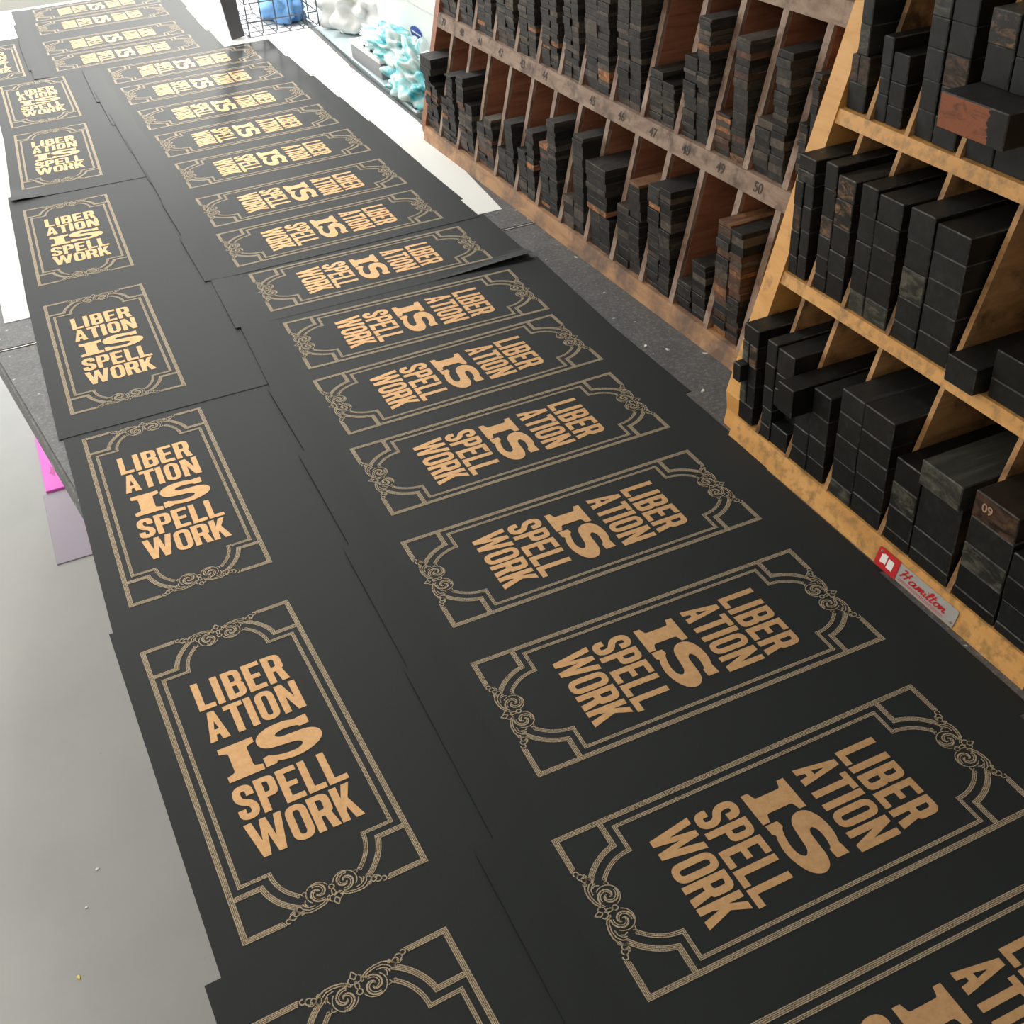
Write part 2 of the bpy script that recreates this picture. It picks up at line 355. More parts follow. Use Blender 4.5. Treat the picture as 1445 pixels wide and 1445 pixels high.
for cx in (72.0,):
    for ph in (0, PI):
        for dr, w in ((0, 1.5), (2.1, .85)):
            pts = []
            for i in range(34):
                t = i / 33; th = ph + .6 + t * 1.45 * PI; r = 1.2 + 8.6 * t ** .85 - dr * min(1, t * 2.5)
                if r < .8: continue
                pts.append((cx + r * math.cos(th), 18 + r * math.sin(th)))
            sym(pts, w)
    sym(arc(cx, 18, 10.4, PI * .1, PI * 1.25, 20), .9)
    # acanthus leaf curls between scroll and frame line
    sym([(79, 7.5), (74, 4.2), (67, 2.6), (60, 2.6), (54, 5), (50, 9.5), (51.5, 12)], 1.22)
    sym([(78, 9), (73, 6), (66, 4.6), (60, 5.2), (55.5, 8.5), (54, 12.5)], 1.01)
    sym([(66, 7), (61, 7.6), (57.5, 10.5), (56.5, 14)], 0.94); sym([(60, 9.5), (58.5, 12.5), (60, 16)], 0.94)
    sym(arc(49.2, 7.2, 2.5, 0, 2 * PI, 10), 1.08); sym(arc(45.8, 5.6, 2.9, PI * .2, PI * 1.8, 10), 1.08)
    sym(arc(41.2, 3.4, 2.3, 0, 1.7 * PI, 10), 1.15); sym([(44, 9), (47, 10.6), (50, 9.4), (52, 12)], 0.94)
    sym(arc(54, 5.2, 1.6, 0, 1.8 * PI, 8), 0.81)
    sym([(62, 24), (58.5, 23.2), (59.8, 20.4)], 0.94); sym(arc(55.8, 22.8, 1.4, 0, 1.8 * PI, 8), 0.81)
    sym([(84.4, 6.5), (81.6, 3.2), (83, .8), (84.4, -1.4)], 1.08); sym([(84.4, 10), (80, 9.4), (78.6, 5.4), (80.6, 3.4)], 1.01)
    sym([(84.4, 8), (82.6, 11), (83, 14), (84.4, 16)], 1.01); sym(arc(84.4, 18, 2.4, PI * .5, PI * 1.5, 8), 1.08)
    sym([(80.2, 11), (78.2, 10), (76.8, 7.2)], 0.94)
def subdiv_faces(V, F, step):
    return V, F
def ink_mesh(name, V, F, zf, mat):
    vs = []
    for u, v in V:
        x = (u - 84.4) / 1000; y = (200 - v) / 1000
        vs.append((x, y, zf(x, y) + .00035))
    me = bpy.data.meshes.new(name); me.from_pydata(vs, [], F); me.update()
    bm = bmesh.new(); bm.from_mesh(me)
    for f in bm.faces:
        f.normal_update()
        if f.normal.z < 0: f.normal_flip()
    bm.to_mesh(me); bm.free(); me.materials.append(mat); return me
def sheet_mesh(x0, x1, y0, y1, zf, nx=14, ny=22, t=.00028):
    vs = []; fs = []
    for s in (0, 1):
        for j in range(ny + 1):
            for i in range(nx + 1):
                x = x0 + (x1 - x0) * i / nx; y = y0 + (y1 - y0) * j / ny
                vs.append((x, y, zf(x, y) - s * t))
    K = (nx + 1) * (ny + 1); idx = lambda i, j, s: s * K + j * (nx + 1) + i
    for j in range(ny):
        for i in range(nx):
            fs.append((idx(i, j, 0), idx(i + 1, j, 0), idx(i + 1, j + 1, 0), idx(i, j + 1, 0)))
            fs.append((idx(i, j, 1), idx(i, j + 1, 1), idx(i + 1, j + 1, 1), idx(i + 1, j, 1)))
    for i in range(nx):
        fs.append((idx(i, 0, 0), idx(i, 0, 1), idx(i + 1, 0, 1), idx(i + 1, 0, 0))); fs.append((idx(i, ny, 0), idx(i + 1, ny, 0), idx(i + 1, ny, 1), idx(i, ny, 1)))
    for j in range(ny):
        fs.append((idx(0, j, 0), idx(0, j + 1, 0), idx(0, j + 1, 1), idx(0, j, 1))); fs.append((idx(nx, j, 0), idx(nx, j, 1), idx(nx, j + 1, 1), idx(nx, j + 1, 0)))
    me = bpy.data.meshes.new('poster'); me.from_pydata(vs, [], fs); me.update(); me.materials.append(M['card']); return me
def ss(a, b, x):
    t = max(0, min(1, (x - a) / (b - a))); return t * t * (3 - 2 * t)
def mkzL(n, f, curl=0):
    def z(x, y):
        v = .0004 + .0006 * (n + (f - n) * (y + .265) / .53)
        if curl: v += .004 * (1 - ss(0, .10, math.hypot(max(0, x + .108), max(0, y + .265)))) ** 1.2
        return v
    return z
def zR(x, y): return .0002 + .0014 * (.225 - x) / .34 + .0022 * (1 - ss(-.27, -.203, y))
def zR7(x, y):                                       # laid over its nearer neighbour, near right corner lifting
    d = max(0, .115 - x) / .05 + max(0, .265 - y) / .20; return .0018 * ss(-.115, .09, x) + .0022 * (1 - ss(-.27, -.203, y)) + .009 * (1 - ss(0, 1.0, d))
def inks(zf): return (ink_mesh('lettering', LV, LF, zf, M['gold']), ink_mesh('printed_border', BV, BF, zf, M['line']))
cacheL = {}
inkR = inks(zR); sheetR = sheet_mesh(-.108, .225, -.265, .262, zR)
def poster(me, ik, x, y, deg, label, group, z=.0008):
    o = bpy.data.objects.new('poster', me); C.objects.link(o); o.location = (x, y, z); o.rotation_euler = (0, 0, math.radians(deg))
    tag(o, label, 'poster', group)
    for n, im in zip(('lettering', 'printed_border'), ik):
        c = bpy.data.objects.new(n, im); C.objects.link(c); c.parent = o
    return o
Ls = [(.053, .325, 3.6, .04, .575, 0, 1), (.041, .792, 2.7, .515, 1.040, 0, 1), (.032, 1.27, .4, .99, 1.52, 0, 0), (.025, 1.744, -.1, 1.484, 2.003, 1, 1), (.030, 2.233, -1.1, 1.96, 2.53, 0, 0), (.051, 2.755, -2.2, 2.492, 3.0, 1, 1), (.059, 3.221, -.3, 2.95, 3.49, 0, 1), (-.034, 3.69, -.2, 3.42, 3.963, 0, 0)]
for i, (x, y, dg, bot, top, n, f) in enumerate(Ls):
    zf = mkzL(n, f, i == 5)
    if (n, f, i == 5) not in cacheL: cacheL[(n, f, i == 5)] = inks(zf)
    me = sheet_mesh(-.108, .232, bot - y, top - y, zf)
    nm = ['nearest, cut by the bottom edge', 'second from the near end', 'third from the near end', 'fourth from the near end', 'fifth from the near end', 'sixth from the near end, one corner curling', 'seventh from the near end', 'farthest, partly cut off'][i]
    poster(me, cacheL[(n, f, i == 5)], x, y, dg, 'black poster with upright gold lettering, left column, ' + nm, 'upright posters in the left column')
Rs = [(.430, .265, -89.8), (.44, .484, -89.4), (.46, .718, -90.3), (.465, .947, -89.9), (.473, 1.172, -89.7), (.481, 1.377, -89.1), (.487, 1.573, -91.6), (.484, 1.793, -90.9), (.474, 2.005, -89.4), (.477, 2.212, -88.3), (.478, 2.444, -89.7),
      (.474, 2.664, -89.5), (.470, 2.885, -89.7), (.463, 3.115, -90.1), (.459, 3.328, -91.5), (.334, 3.562, -91.4), (.328, 3.761, -90.2), (.333, 4.029, -90.7), (.342, 4.231, -90.8)]
for i, (x, y, dg) in enumerate(Rs):
    me, ik = sheetR, inkR
    if i > 8: dg = -90 + (dg + 90) * .6
    if i == 7: me = sheet_mesh(-.115, .115, -.265, .262, zR7, 20, 30); ik = inks(zR7)
    if i == 5: me = sheet_mesh(-.096, .225, -.265, .262, zR)
    if i == 17: me = sheet_mesh(-.102, .225, -.265, .262, zR)
    if i == 15: me = sheet_mesh(-.096, .132, -.265, .262, zR)
    if i == 8: me = sheet_mesh(-.108, .114, -.265, .262, zR)
    if i < 15: lb = 'black poster with sideways gold lettering, right column, ' + ('nearest, cut by the bottom edge' if i == 0 else 'eighth from near end, corner lifting' if i == 7 else 'last before the column shifts left' if i == 14 else ORD[i + 1] + ' from near end')
    else: lb = 'black poster with sideways gold lettering, far group shifted left, ' + ['nearest of the four', 'second of the four', 'third of the four', 'farthest of the four'][i - 15]
    poster(me, ik, x, y, dg, lb, 'sideways posters in the right column' if i < 15 else 'sideways posters at the far end')

# ------------------------------------------------------------------ setting: counter, floor, room
def slab(name, poly, z0, z1, mat, label, cat):
    n = len(poly); bm = bmesh.new()
    a = [bm.verts.new((x, y, z1)) for x, y in poly]; b_ = [bm.verts.new((x, y, z0)) for x, y in poly]
    bm.faces.new(a); bm.faces.new(b_[::-1])
    for i in range(n): bm.faces.new((a[i], b_[i], b_[(i + 1) % n], a[(i + 1) % n]))
    bmesh.ops.recalc_face_normals(bm, faces=bm.faces)
    bmesh.ops.bevel(bm, geom=[e for e in bm.edges if abs(e.verts[0].co.z - e.verts[1].co.z) < 1e-6 and e.verts[0].co.z > (z0 + z1) / 2], offset=.004, segments=2, affect='EDGES')
    o = bm_obj(name, bm, mat); return tag(o, label, cat)
edge = lambda y: -.078 - .152 * (y - 1.33)
slab('stone_countertop', [(edge(-.2), -.2), (1.30, -.2), (1.30, 1.812), (edge(1.812), 1.812)], -.05, 0, M['stone'], 'near dark speckled stone slab under the posters and wooden racks', 'countertop')
slab('stone_countertop', [(edge(1.815), 1.815), (1.30, 1.815), (1.30, 2.45), (.848, 2.50), (.853, 3.0), (.88, 3.47), (.90, 4.385), (-.24, 4.385), (-.24, 2.5)], -.05, 0, M['stone'], 'far stone slab beyond the seam, mostly covered by white paper', 'countertop')
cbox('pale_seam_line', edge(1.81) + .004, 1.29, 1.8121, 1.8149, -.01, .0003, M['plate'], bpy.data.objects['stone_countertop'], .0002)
def thinsheet(name, poly, z, mat, label):
    n = len(poly); vs = [(x, y, z) for x, y in poly] + [(x, y, z - .0003) for x, y in poly]
    o = mesh_obj(name, vs, [tuple(range(n)), tuple(range(2 * n - 1, n - 1, -1))] + [(i, i + n, (i + 1) % n + n, (i + 1) % n) for i in range(n)], mat); return tag(o, label, 'paper')
thinsheet('white_paper_sheet', [(-.125, 1.915), (.788, 1.905), (.835, 2.5), (.84, 3.05), (-.135, 3.05)], .0006, M['white_paper'], 'large white paper sheet under the posters, nearer half')
thinsheet('white_paper_sheet', [(-.20, 3.03), (.842, 3.03), (.862, 3.47), (.88, 4.38), (-.20, 4.38)], .0010, M['white_paper'], 'large white paper sheet at the far end of the counter')
cab = empty('counter_cabinet', (0, 0, -.9)); tag(cab, 'grey cabinet carrying the stone slabs, standing on the floor', 'cabinet')
cbox('cabinet_body', .16, .80, -.15, 4.3, .08, .849, M['cab'], cab, .003); cbox('plinth', .22, .76, -.1, 4.25, 0, .08, M['greymetal'], cab, .002); cbox('cabinet_body', .802, 1.25, -.15, 2.4, .08, .849, M['cab'], cab, .003)
def struct(o): o['kind'] = 'structure'; return o
struct(cbox('floor', -4, 4.5, -3, 9, -1.0, -.9, M['floor'], c=.0001))
struct(cbox('wall_right', 2.3, 2.4, -3, 9, -.9, 1.9, M['wall'], c=.0001))
struct(cbox('wall_left', -4, -3.9, -3, 9, -.9, 1.9, M['wall'], c=.0001))
struct(cbox('wall_near', -3.9, 2.3, -3, -2.9, -.9, 1.9, M['wall'], c=.0001))
struct(cbox('ceiling', -4, 2.4, -3, 9, 1.9, 2.0, M['ceil'], c=.0001))
# far wall with a wide window opening
bm = bmesh.new()
for a in ((-3.9, -3.2, -.9, 1.9), (2.0, 2.3, -.9, 1.9), (-3.2, 2.0, -.9, -.35), (-3.2, 2.0, 1.75, 1.9)): add_cbox(bm, a[0], a[1], 8.0, 8.1, a[2], a[3], .0001)
struct(bm_obj('wall_far', bm, M['wall']))
wf = empty('window_1', (0, 8.0, 0)); struct(wf)
bm = bmesh.new()
for a in ((-3.2, -3.14, -.35, 1.75), (1.94, 2.0, -.35, 1.75), (-3.14, 1.94, -.35, -.29), (-3.14, 1.94, 1.69, 1.75), (-1.5, -1.44, -.29, 1.69), (.24, .30, -.29, 1.69)): add_cbox(bm, a[0], a[1], .02, .08, a[2], a[3], .001)
bm_obj('window_frame', bm, M['wall'], wf)
# ceiling light fittings (the third added only to brighten the counter's far end)
def lamp_fit(x, y, sx, sy, energy, col, label):
    t = empty('ceiling_light', (x, y, 1.9)); tag(t, label, 'lamp')
    bm = bmesh.new()
    for a in ((-sx / 2, sx / 2, -sy / 2, -sy / 2 + .03), (-sx / 2, sx / 2, sy / 2 - .03, sy / 2), (-sx / 2, -sx / 2 + .03, -sy / 2, sy / 2), (sx / 2 - .03, sx / 2, -sy / 2, sy / 2)): add_cbox(bm, *a, -.05, 0, .001)
    bm_obj('frame', bm, M['wall'], t)
    L = bpy.data.lights.new('lamp_tube', 'AREA'); L.shape = 'RECTANGLE'; L.size = sx - .08; L.size_y = sy - .08; L.energy = energy; L.color = col
    lo = bpy.data.objects.new('lamp_tube', L); C.objects.link(lo); lo.parent = t; lo.location = (0, 0, -.03)
    return t
lamp_fit(-1.7, .9, 1.3, 2.0, 36, (1, .90, .78), 'ceiling light over the left of the counter, near end')
lamp_fit(-1.7, 3.6, 1.3, 2.0, 60, (1, .94, .86), 'ceiling light over the left of the counter, far end')
lamp_fit(.6, 4.2, 1.2, 1.4, 55, (1, .99, .95), 'added unseen light brightening the far end of the counter')  # extra unseen lamp, put in to brighten the far end
def area(name, loc, rot, sx, sy, e, col):
    L = bpy.data.lights.new(name, 'AREA'); L.shape = 'RECTANGLE'; L.size = sx; L.size_y = sy; L.energy = e; L.color = col
    o = bpy.data.objects.new(name, L); C.objects.link(o); o.location = loc; o.rotation_euler = rot; return o
area('window_daylight', (-.6, 8.15, .7), (math.radians(-90), 0, 0), 5.1, 2.05, 210, (1, .985, .95))
sun = bpy.data.lights.new('sun', 'SUN'); sun.energy = 1.2; sun.angle = math.radians(3); sun.color = (1, .97, .92)
so = bpy.data.objects.new('sun', sun); C.objects.link(so); so.rotation_euler = Vector((.25, 1.0, .30)).to_track_quat('Z', 'Y').to_euler()
w = bpy.data.worlds.new('world'); sc.world = w; w.use_nodes = True
w.node_tree.nodes['Background'].inputs[0].default_value = (.85, .93, 1, 1); w.node_tree.nodes['Background'].inputs[1].default_value = 1.0

# ------------------------------------------------------------------ yellow rack (near)
K2 = .30; X2 = .73
fx = lambda z: X2 + K2 * z
yr = empty('yellow_storage_rack', (0, 0, 0)); tag(yr, 'yellow wooden slanted rack holding thick black blocks, at the right', 'rack')
DEP = .235; TOP = .592; YA, YB = 1.07, .506
shelves = [(0, .029, 1), (.205, .2195, 0), (.391, .4065, 0), (.578, .592, 0)]
def shelfboard(z0, z1, y0, y1, par, mat, fxf, dep, inset=0.0):
    return prism_y('shelf', [(fxf(z0) + inset, z0), (fxf(z0) + dep, z0), (fxf(z1) + dep, z1), (fxf(z1) + inset, z1)], y0, y1, mat, par)
for i, (z0, z1, _) in enumerate(shelves):
    shelfboard(z0, z1, YB + .01, 1.036 if i else 1.036, yr, M['yellow_rail'], fx, DEP)
def sidepanel(y0, y1, par, mat, fxf, dep, top, foot):
    prof = [(fxf(0) + foot[0], 0), (fxf(foot[1]) + .001, foot[1] * .45), (fxf(foot[1]) - .002, foot[1]), (fxf(top) - .002, top), (fxf(top) + dep, top), (fxf(0) + dep, 0)]
    return prism_y('side_panel', prof, y0, y1, mat, par)
sidepanel(1.036, 1.066, yr, M['yellow'], fx, DEP + .004, TOP + .02, (.012, .05))
sidepanel(YB - .012, YB + .01, yr, M['yellow'], fx, DEP + .004, TOP + .02, (.012, .05))
DV = [.988, .924, .847, .749, .639]
for (za, zb) in ((.029, .205), (.2195, .391), (.4065, .578)):
    for y in DV:
        prism_y('divider', [(fx(za) + .0005, za), (fx(za) + DEP, za), (fx(zb) + DEP, zb), (fx(zb) + .0005, zb)], y - .0032, y + .0032, M['yellow_rough'], yr)
prism_y('back_panel', [(fx(0) + DEP, 0), (fx(0) + DEP + .008, 0), (fx(TOP) + DEP + .008, TOP), (fx(TOP) + DEP, TOP)], YB - .01, 1.066, M['yellow_rough'], yr)
# name plate on the bottom rail
def on_rail(y, z, d=0):                                # point on the sloping front
    nrm = Vector((-1, 0, K2)).normalized(); return Vector((fx(z), y, z)) + nrm * d
def rail_poly(pts, d, t=.0):
    vs = [on_rail(y, z, d) for y, z in pts]
    return vs
def plate_piece(name, pts, d0, d1, mat, par):
    n = len(pts); vs = rail_poly(pts, d1) + rail_poly(pts, d0)
    bm = bmesh.new(); bv = [bm.verts.new(v) for v in vs]
    bm.faces.new(bv[:n]); bm.faces.new(bv[n:][::-1])
    for i in range(n): bm.faces.new((bv[i], bv[i + n], bv[(i + 1) % n + n], bv[(i + 1) % n]))
    return bm_obj(name, bm, mat, par)
pl = plate_piece('name_plate', rp([(.737, .0215, .003), (.614, .0215, .003), (.614, .0015, .003), (.737, .0015, .003)], 3), .0004, .0016, M['plate'], yr)
pl['label'] = 'silver name plate with red lettering'
plate_piece('red_panel', rp([(.7385, .0225, .003), (.704, .0225, 0), (.704, .0005, 0), (.7385, .0005, .003)], 3), .0018, .0022, M['red'], pl)
bm = bmesh.new()
def flat(bm, pts, d):
    bm.faces.new([bm.verts.new(on_rail(y, z, d)) for y, z in pts])
for q in ([(.7315, .0165), (.7285, .0165), (.7285, .0182), (.7225, .0182), (.7225, .0075), (.7285, .0075), (.7285, .0065), (.7315, .0065)], [(.7205, .0165), (.7115, .0165), (.7115, .0055), (.7205, .0055)]): flat(bm, q, .0024)
bm_obj('emblem', bm, M['white_paper'], pl)
# cursive lettering: strokes in letter units
CUR = {'H': [[(0, 1.9), (.5, 2.1), (.35, 1.0), (.1, .05)], [(1.25, 2.15), (1.05, 1.1), (.85, .05)], [(.05, 1.0), (1.4, 1.15)]],
       'a': [[(.9, .9), (.5, 1.05), (.15, .7), (.1, .25), (.4, 0), (.75, .3), (.95, 1.0), (.85, .25), (1.1, .05), (1.3, .25)]],
       'm': [[(.05, .9), (.2, 1.0), (.1, .05), (.4, .9), (.6, .95), (.55, .05), (.85, .9), (1.05, .95), (1.0, .15), (1.2, .05), (1.4, .25)]],
       'i': [[(.1, .9), (.05, .2), (.2, 0), (.45, .25)], [(.2, 1.35), (.28, 1.45)]],
       'l': [[(.0, .3), (.35, 1.5), (.3, 2.0), (.12, 1.8), (.05, .3), (.2, 0), (.45, .25)]],
       't': [[(.3, 1.9), (.12, .3), (.25, 0), (.5, .25)], [(-.1, 1.2), (.6, 1.3)]],
       'o': [[(.6, 1.0), (.2, .85), (.1, .3), (.4, 0), (.75, .35), (.7, .9), (.5, 1.0), (.95, .75)]],
       'n': [[(.05, .9), (.2, 1.0), (.1, .05), (.45, .85), (.7, .95), (.68, .2), (.85, .03), (1.1, .25)]]}
bm = bmesh.new(); xx = 0
for ch, adv in (('H', 1.65), ('a', 1.25), ('m', 1.4), ('i', .5), ('l', .55), ('t', .6), ('o', .9), ('n', 1.1)):
    for s in CUR[ch]:
        pts = []
        for i in range(len(s) - 1):
            p0, p1, p2, p3 = [Vector(s[max(0, min(len(s) - 1, i + k - 1))]) for k in range(4)]
            for k in range(4):
                t = k / 4; pts.append(.5 * ((2 * p1) + (-p0 + p2) * t + (2 * p0 - 5 * p1 + 4 * p2 - p3) * t * t + (-p0 + 3 * p1 - 3 * p2 + p3) * t ** 3))
        pts.append(Vector(s[-1]))
        q = [(xx + p.x + p.y * .28, p.y) for p in pts]
        o = ribbon_outline(q, .27); n = len(o) // 2
        L_, R_ = o[:n], o[n:][::-1]
        f = lambda p: on_rail(.7005 - p[0] * .0089, .0085 + p[1] * .0048, .0018)
        va = [bm.verts.new(f(p)) for p in L_]; vb = [bm.verts.new(f(p)) for p in R_]
        for i in range(n - 1): bm.faces.new((va[i], va[i + 1], vb[i + 1], vb[i]))
    xx += adv
for z in (.0046, .0062): flat(bm, [(.700, z), (.630, z - .0006), (.630, z - .0011), (.700, z - .0006)], .0018)
bm_obj('lettering', bm, M['red'], pl)
for y, z in ((.7335, .0185), (.6185, .006)):
    bm = bmesh.new(); bmesh.ops.create_cone(bm, cap_ends=True, segments=14, radius1=.0018, radius2=.0013, depth=.001)
    o = bm_obj('screw', bm, M['screw'], pl); o.matrix_local = Matrix.Translation(on_rail(y, z, .0026)) @ Vector((-1, 0, K2)).to_track_quat('Z', 'Y').to_matrix().to_4x4()

# ------------------------------------------------------------------ blocks in the yellow rack
tiers = [('lowest row', .741, .029), ('middle row', .799, .2195), ('top row', .858, .4065)]
slots = ['far end slot', 'second slot', 'third slot', 'fourth slot', 'fifth slot', 'sixth slot']
BL = []   # tier, slot, pile, y0, y1, z0, z1, mat, protrusion
def pile(t, s, nm, y0, y1, zs, mats=None, pr=None, n0=0):
    for i in range(len(zs) - 1):
        BL.append((t, s, nm, n0 + i + 1, y0, y1, zs[i], zs[i + 1], (mats or {}).get(i, 'blk'), (pr or {}).get(i, 0)))
pile(0, 0, 'bottom', 1.003, 1.0335, [.029, .056])
pile(0, 0, 'left pile', 1.0195, 1.0335, [.056, .089, ], {0: 'green'}); pile(0, 0, 'left pile', 1.0195, 1.0352, [.089, .114], None, {0: .012}, 1); pile(0, 0, 'left pile', 1.0195, 1.0335, [.114, .143], {0: 'green'}, None, 2)
pile(0, 0, 'right pile', 1.002, 1.0185, [.056, .086, .1145, .143], {2: 'worn'}); pile(0, 0, 'top', 1.002, 1.0335, [.143, .166])
pile(0, 1, 'left pile', .964, .984, [.029, .049, .073, .103, .135, .166]); pile(0, 1, 'right pile', .930, .963, [.029, .058, .085, .110, .131, .164], None, {1: -.02})
pile(0, 2, 'left pile', .890, .9195, [.029, .052, .082, .112, .150], None, {3: .028}); pile(0, 2, 'right pile', .857, .889, [.029, .054, .084, .116, .148])
pile(0, 3, 'left pile', .804, .8425, [.029, .050, .079, .112, .142, .171], {0: 'green'}); pile(0, 3, 'right pile', .754, .803, [.029, .055, .084, .113, .141, .172])
pile(0, 4, 'left pile', .705, .7445, [.029, .045, .076, .107, .138], {2: 'green'}); pile(0, 4, 'right pile', .6445, .7035, [.029, .046, .074, .131, .161], {3: 'green'}, {3: .006})
pile(0, 5, 'left pile', .577, .6345, [.029, .043, .073, .101, .134, .165], {2: 'green', 4: 'brownblk'}); pile(0, 5, 'right pile', .520, .575, [.029, .041, .07, .1, .129])
pile(1, 0, 'left pile', 1.0185, 1.0345, [.2195, .243, .275, .305, .336], {2: 'brownblk'}); pile(1, 0, 'right pile', 1.001, 1.0175, [.2195, .249, .280, .310, .336]); pile(1, 0, 'top', 1.001, 1.0325, [.336, .350, .3665], {0: 'green'})
pile(1, 1, 'left pile', .962, .9835, [.2195, .239, .262, .287, .310, .343, .372], {3: 'worn'}); pile(1, 1, 'right pile', .931, .961, [.2195, .249, .277, .307, .338, .364], {3: 'worn', 4: 'worn'})
pile(1, 2, 'left pile', .893, .9195, [.2195, .245, .275, .304, .335, .368], {0: 'green'}); pile(1, 2, 'right pile', .854, .892, [.2195, .246, .277, .309, .336, .365], {0: 'green'})
pile(1, 3, 'left pile', .806, .8425, [.2195, .241, .270, .303, .334, .368], {2: 'green'}); pile(1, 3, 'right pile', .757, .8045, [.2195, .246, .276, .306, .335, .364])
pile(1, 4, 'left pile', .703, .7445, [.2195, .250], None, {0: .014}); pile(1, 4, 'right pile', .6445, .698, [.2195, .242, .273])
pile(2, 0, 'bottom', 1.003, 1.0335, [.4065, .437]); pile(2, 0, 'left pile', 1.0195, 1.0335, [.437, .466], {0: 'brownblk'}); pile(2, 0, 'right pile', 1.001, 1.0185, [.437, .468], {0: 'brownblk'})
pile(2, 0, 'upper pile', 1.006, 1.024, [.468, .500, .533, .564], {0: 'green'})
pile(2, 1, 'left pile', .967, .984, [.4065, .436, .453, .466, .496]); pile(2, 1, 'right pile', .941, .966, [.4065, .428, .453, .483])
pile(2, 2, 'left pile', .894, .9195, [.4065, .436, .467, .498, .528, .558], {4: 'green'}); pile(2, 2, 'right pile', .858, .892, [.4065, .436, .466, .498, .528, .558], {2: 'brownblk'})
pile(2, 3, 'left pile', .806, .8435, [.4065, .446], None); pile(2, 3, 'right pile', .754, .805, [.4065, .446])
pile(2, 3, 'across the slot', .7545, .8435, [.446, .481], {0: 'rust'}, {0: .044})
pile(2, 3, 'left pile', .805, .841, [.481, .518, .550], {1: 'worn'}, None, 1); pile(2, 3, 'right pile', .754, .803, [.481, .514, .550], None, None, 1)
MN = {'blk': 'black', 'green': 'grey-worn', 'worn': 'brown-worn', 'brownblk': 'brownish', 'rust': 'rust-brown'}
for (t, s, nm, k, y0, y1, z0, z1, mt, pr) in BL:
    tn, xf, _ = tiers[t]
    ln = .19 if t == 0 else .185
    x0 = xf - pr + random.uniform(-.0008, .0008); x1 = min(xf + ln, fx(z0) + DEP - .003)
    o = cbox('wooden_block', x0, x1, y0 + .0004, y1 - .0004, z0 + .0002, z1, M[mt], None, .0011, True)
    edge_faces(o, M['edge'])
    if nm in ('bottom', 'top', 'across the slot'):
        lb = f'{MN[mt]} wooden block, {"wide, " if nm != "across the slot" else "jutting out "}{nm if nm != "top" else "on top"}{" " + ORD[k] if nm == "top" and t == 1 else ""}, {slots[s]}, {tn}, yellow rack'
    else: lb = f'{MN[mt]} block, {ORD[k]} up in {nm}, {slots[s]}, {tn}, yellow rack'
    tag(o, lb, 'block', 'thick wooden blocks in the yellow rack')
    if t == 0 and s == 5 and nm == 'left pile' and k == 5: blk09 = o; x09 = x0
    if t == 2 and s == 3 and nm == 'across the slot': rustb = o; xr = x0
# the far side of the rust ended block is plain black
cy = rustb.location.y
def font_obj(name, txt, size, mat, parent, M4, shear=0):
    cu = bpy.data.curves.new(name, 'FONT'); cu.body = txt; cu.size = size; cu.align_x = 'CENTER'; cu.align_y = 'CENTER'; cu.shear = shear; cu.offset = size * .014
    tmp = bpy.data.objects.new(name, cu); C.objects.link(tmp); bpy.context.view_layer.update(); me = bpy.data.meshes.new_from_object(tmp); bpy.data.objects.remove(tmp); bpy.data.curves.remove(cu); me.materials.clear(); me.materials.append(mat); o = bpy.data.objects.new(name, me); C.objects.link(o); o.parent = parent; o.matrix_local = M4; return o
RF = Matrix(((0, 0, -1, 0), (-1, 0, 0, 0), (0, 1, 0, 0), (0, 0, 0, 1)))     # text facing -x, reading towards -y
l = blk09.location
font_obj('number_mark', '09', .014, M['chalk'], blk09, Matrix.Translation((x09 - .0003 - l.x, .608 + .008 - l.y, .017)) @ RF)

# ------------------------------------------------------------------ brown rack (far)
K1 = .25; gx = lambda z: K1 * z
br = empty('brown_storage_rack', (.800, 2.385, 0), .022); tag(br, 'aged brown wooden slanted rack packed with thin dark wooden strips', 'rack')
D1 = [2.283, 2.189, 2.099, 2.003, 1.910, 1.820, 1.728, 1.633, 1.542, 1.447, 1.357, 1.262, 1.175]
D2 = [2.272, 2.186, 2.092, 1.995, 1.905, 1.818, 1.743, 1.637, 1.541, 1.443, 1.357, 1.266, 1.176]
LY = lambda y: y - 2.385
DEP1 = .185; T1top = .70; yl, yn = -.022, -1.270
for z0, z1, mt in ((0, .029, 'orange_rail'), (.229, .256, 'brown'), (.456, .484, 'brown'), (.675, .70, 'brown')):
    prism_y('shelf', [(gx(z0), z0), (gx(z0) + DEP1, z0), (gx(z1) + DEP1, z1), (gx(z1), z1)], yn + .008, yl, M[mt], br)
for a, b_ in ((yl, 0), (yn - .012, yn + .008)):
    prof = [(.014, 0), (gx(.03) + .001, .012), (gx(.04) - .001, .035), (gx(.72) - .001, .72), (gx(.72) + DEP1 + .005, .72), (DEP1 + .005, 0)]
    prism_y('side_panel', prof, a, b_, M['red_inner'] if a == yl else M['brown'], br)
for D, za, zb in ((D1, .029, .229), (D2, .256, .456), (D2, .484, .675)):
    for y in D:
        t = .0060; xi = .002
        yy = LY(y)
        prism_y('divider', [(gx(za) + xi, za), (gx(za) + DEP1, za), (gx(zb) + DEP1, zb), (gx(zb) + xi, zb)], yy - t, yy + t, M['brown_div'], br)
        prism_y('divider_panel', [(gx(za) + xi + .006, za), (gx(za) + DEP1, za), (gx(zb) + DEP1, zb), (gx(zb) + xi + .006, zb)], yy - t - .0006, yy - t + .0006, M['red_inner'], br)
prism_y('back_panel', [(gx(0) + DEP1, 0), (gx(0) + DEP1 + .006, 0), (gx(.7) + DEP1 + .006, .7), (gx(.7) + DEP1, .7)], yn - .01, 0, M['red_inner'], br)
